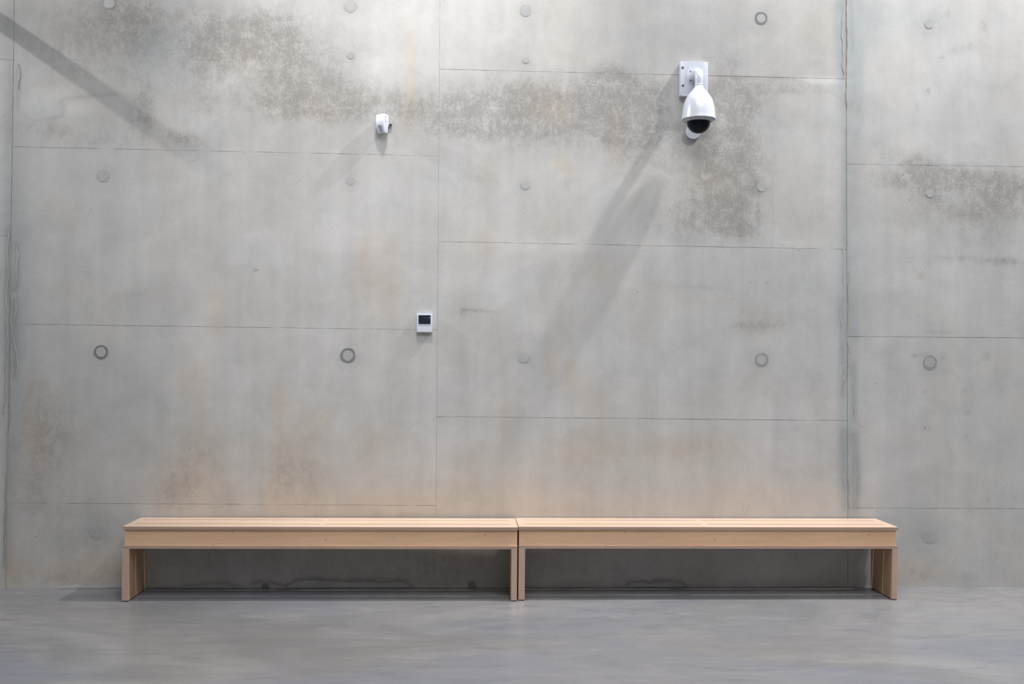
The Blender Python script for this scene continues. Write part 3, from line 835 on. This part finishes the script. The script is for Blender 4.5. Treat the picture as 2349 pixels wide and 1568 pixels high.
fc = at(1590, 179)
dome_camera((fc.x, 0, fc.z), 'white hanging dome security camera with black dome on a wall box')
fc2 = at(-118, -30)  # unseen bracket, added to cast the diagonal shadow at upper left
arm2 = thing('wall_bracket', 'unseen white bracket arm added beyond the upper left corner to cast the diagonal shadow', 'bracket', (fc2.x, 0, fc2.z))
bm = bmesh.new(); extrude_poly_y(bm, rrect(-0.09, 0.09, -0.12, 0.12, 0.012), -0.04, -0.0005, 0.004, 2)
from_bm('shadow_caster_plate', bm, M_PAINT, arm2, smooth=True, angle=40)
from_bm('shadow_caster_arm', sweep([(-0.04, 0), (-0.10, 0), (-0.17, -0.005), (-0.25, -0.02)], [0.052, 0.050, 0.048, 0.046]), M_PAINT, arm2, smooth=True, angle=50)

pc = at(1590, 302)
cov = thing('wall_cover', 'round flat white cover disc on the wall behind the black dome', 'cover plate', (pc.x, 0, pc.z))
bm = bmesh.new()
extrude_poly_y(bm, [(0.051 * math.cos(2 * math.pi * i / 48), 0.051 * math.sin(2 * math.pi * i / 48)) for i in range(48)], -0.008, -0.0005, 0.003, 3)
from_bm('cover_disc', bm, M_WHITE, cov, smooth=True, angle=40)

# ------------------------------------------------------------------ motion sensor
sp_ = at(882, 283, -0.055)
sen = thing('motion_sensor', 'small white wedge-shaped motion sensor turned to the left on the wall', 'motion sensor', (sp_.x, 0, sp_.z))
body_rot = -0.62


def wedge(name, xh0, xh1, prof, mat, parent, bev):
    """side profile (depth y, z) pulled across x; narrower at the foot"""
    bm = bmesh.new()
    zs = [p[1] for p in prof]; z0, z1 = min(zs), max(zs)
    def hx(z):
        t = (z - z0) / (z1 - z0); return xh0 + (xh1 - xh0) * min(1, t * 1.6)
    a = [bm.verts.new((-hx(p[1]), p[0], p[1])) for p in prof]
    b = [bm.verts.new((hx(p[1]), p[0], p[1])) for p in prof]
    fa = bm.faces.new(a); fb = bm.faces.new(list(reversed(b)))
    for i in range(len(prof)):
        j = (i + 1) % len(prof)
        bm.faces.new((a[j], a[i], b[i], b[j]))
    bmesh.ops.bevel(bm, geom=list(fa.edges) + list(fb.edges), offset=bev, segments=2, affect='EDGES', profile=0.6)
    return from_bm(name, bm, mat, parent, smooth=True, angle=35)


front = [(-0.050, 0.058), (-0.0545, 0.030), (-0.0545, 0.005), (-0.052, -0.015), (-0.046, -0.035), (-0.036, -0.060)]
shell = wedge('front_shell', 0.027, 0.0335, [(-0.018, 0.061), (-0.046, 0.0625)] + front + [(-0.031, -0.063), (-0.018, -0.063)], M_WHITE, sen, 0.003)
shell.location = (0, -0.0195, 0); shell.rotation_euler = (0, 0, body_rot)
back = wedge('back_shell', 0.026, 0.032, [(0.0, 0.052), (-0.006, 0.059), (-0.0165, 0.0600), (-0.0165, -0.0615), (-0.004, -0.058), (0.0, -0.050)], M_WHITE, sen, 0.002)
back.location = shell.location; back.rotation_euler = (0, 0, body_rot)
bm = bmesh.new()
for (xa, xb, z0, z1) in ((-0.017, 0.014, -0.053, -0.021),):
    ya, yb = -0.0415, -0.0525
    vs = [(xa + 0.003, ya, z0), (xb - 0.003, ya, z0), (xb, yb, z1), (xa, yb, z1)]
    f = [bm.verts.new(v) for v in vs]; g = [bm.verts.new((v[0], v[1] + 0.008, v[2])) for v in vs]
    bm.faces.new(f); bm.faces.new(list(reversed(g)))
    for i in range(4):
        j = (i + 1) % 4; bm.faces.new((f[j], f[i], g[i], g[j]))
from_bm('lens_window', bm, M_LENS, shell)
bm = bmesh.new(); extrude_poly_y(bm, rrect(-0.016, 0.008, -0.016, -0.009, 0.003), -0.0556, -0.050)
from_bm('printed_mark', bm, M_LENS, shell, label='small grey maker mark above the lens')
for zz in (0.045, 0.013):
    bm = bmesh.new(); bm_box(bm, 0.0322, 0.0350, -0.034, -0.030, zz - 0.0022, zz + 0.0022, 0.0005)
    from_bm('side_screw', bm, M_SCREW, shell)
bm = bmesh.new(); bm_box(bm, 0.0325, 0.0340, -0.0325, -0.0315, 0.018, 0.040)
from_bm('side_slot', bm, M_GREYP, shell)
bm = bmesh.new(); bm_box(bm, -0.010, 0.030, -0.020, -0.0005, -0.012, 0.012, 0.004)
br = from_bm('wall_bracket', bm, M_GREYP, sen)
bm = lathe_bm([(0, -0.011), (0.006, -0.009), (0.0095, -0.005), (0.0105, 0), (0.0095, 0.005), (0.006, 0.009), (0, 0.011)], 20)
kn = from_bm('bracket_knob', bm, M_SCREW, br, smooth=True); kn.location = (0.0375, -0.013, 0.001)
bm = bmesh.new(); bm_box(bm, 0.018, 0.046, -0.016, -0.008, -0.004, 0.006, 0.001)
from_bm('knob_stem', bm, M_SCREW, br)

# ------------------------------------------------------------------ thermostat
ta, tb = at(956, 717.5, -0.024), at(991.7, 762, -0.024)
cx_, cz_ = (ta.x + tb.x) / 2, (ta.z + tb.z) / 2
hw, hh = (tb.x - ta.x) / 2, (ta.z - tb.z) / 2
th = thing('thermostat', 'white wall thermostat with a dark display above the left bench', 'thermostat', (cx_, 0, cz_))
bm = bmesh.new(); extrude_poly_y(bm, rrect(-hw, hw, -hh, hh, 0.006), -0.024, -0.006, 0.003, 3)
bd = from_bm('case', bm, M_WHITE, th, smooth=True, angle=40)
bm = bmesh.new(); extrude_poly_y(bm, rrect(-hw + 0.004, hw - 0.004, -hh + 0.004, hh - 0.004, 0.004), -0.0065, -0.0005)
from_bm('back_plate', bm, M_WHITE, th)
sw2, s0, s1 = hw * 0.765, hh * (1 - 2 * 0.112), hh * (1 - 2 * 0.571)
bm = bmesh.new(); extrude_poly_y(bm, rrect(-sw2 - 0.003, sw2 + 0.003, s1 - 0.0065, s0 + 0.002, 0.002), -0.0262, -0.0235, 0.0008, 1)
from_bm('display_frame', bm, M_WHITE, th)
bm = bmesh.new(); extrude_poly_y(bm, rrect(-sw2, sw2, s1, s0, 0.001), -0.0268, -0.0255)
scr = from_bm('display', bm, M_SCREEN, th)
bm = bmesh.new()


def seg(x0, x1, z0, z1):
    bm_box(bm, x0, x1, -0.0270, -0.0264, z0, z1)


zc = s0 - (s0 - s1) * 0.33
from_bm('painted_glint', (seg(-0.034, -0.031, s1 + 0.004, s1 + 0.009), bm)[1], M_DIGIT, scr)  # small dim bar modelled in as a glint on the display
for gx in (-0.0135, -0.0015, 0.0065):
    bm = bmesh.new()
    extrude_poly_y(bm, [(gx, zc - 0.004), (gx + 0.0015, zc - 0.004), (gx + 0.0015, zc + 0.0022), (gx + 0.0045, zc + 0.0022), (gx + 0.0045, zc - 0.003),
                        (gx + 0.006, zc - 0.003), (gx + 0.006, zc + 0.004), (gx, zc + 0.004)], -0.0270, -0.0264)
    from_bm('display_digit', bm, M_DIGIT, scr)
bm = bmesh.new(); seg(0.0255, 0.036, zc - 0.004, zc + 0.005)
from_bm('display_icon', bm, M_ICON, scr, label='dim blue display icon')
bm = bmesh.new(); extrude_poly_y(bm, rrect(-hw + 0.005, hw - 0.005, -hh + 0.004, s1 - 0.008, 0.003), -0.0249, -0.0235, 0.0006, 1)
from_bm('front_flap', bm, M_WHITE, th)
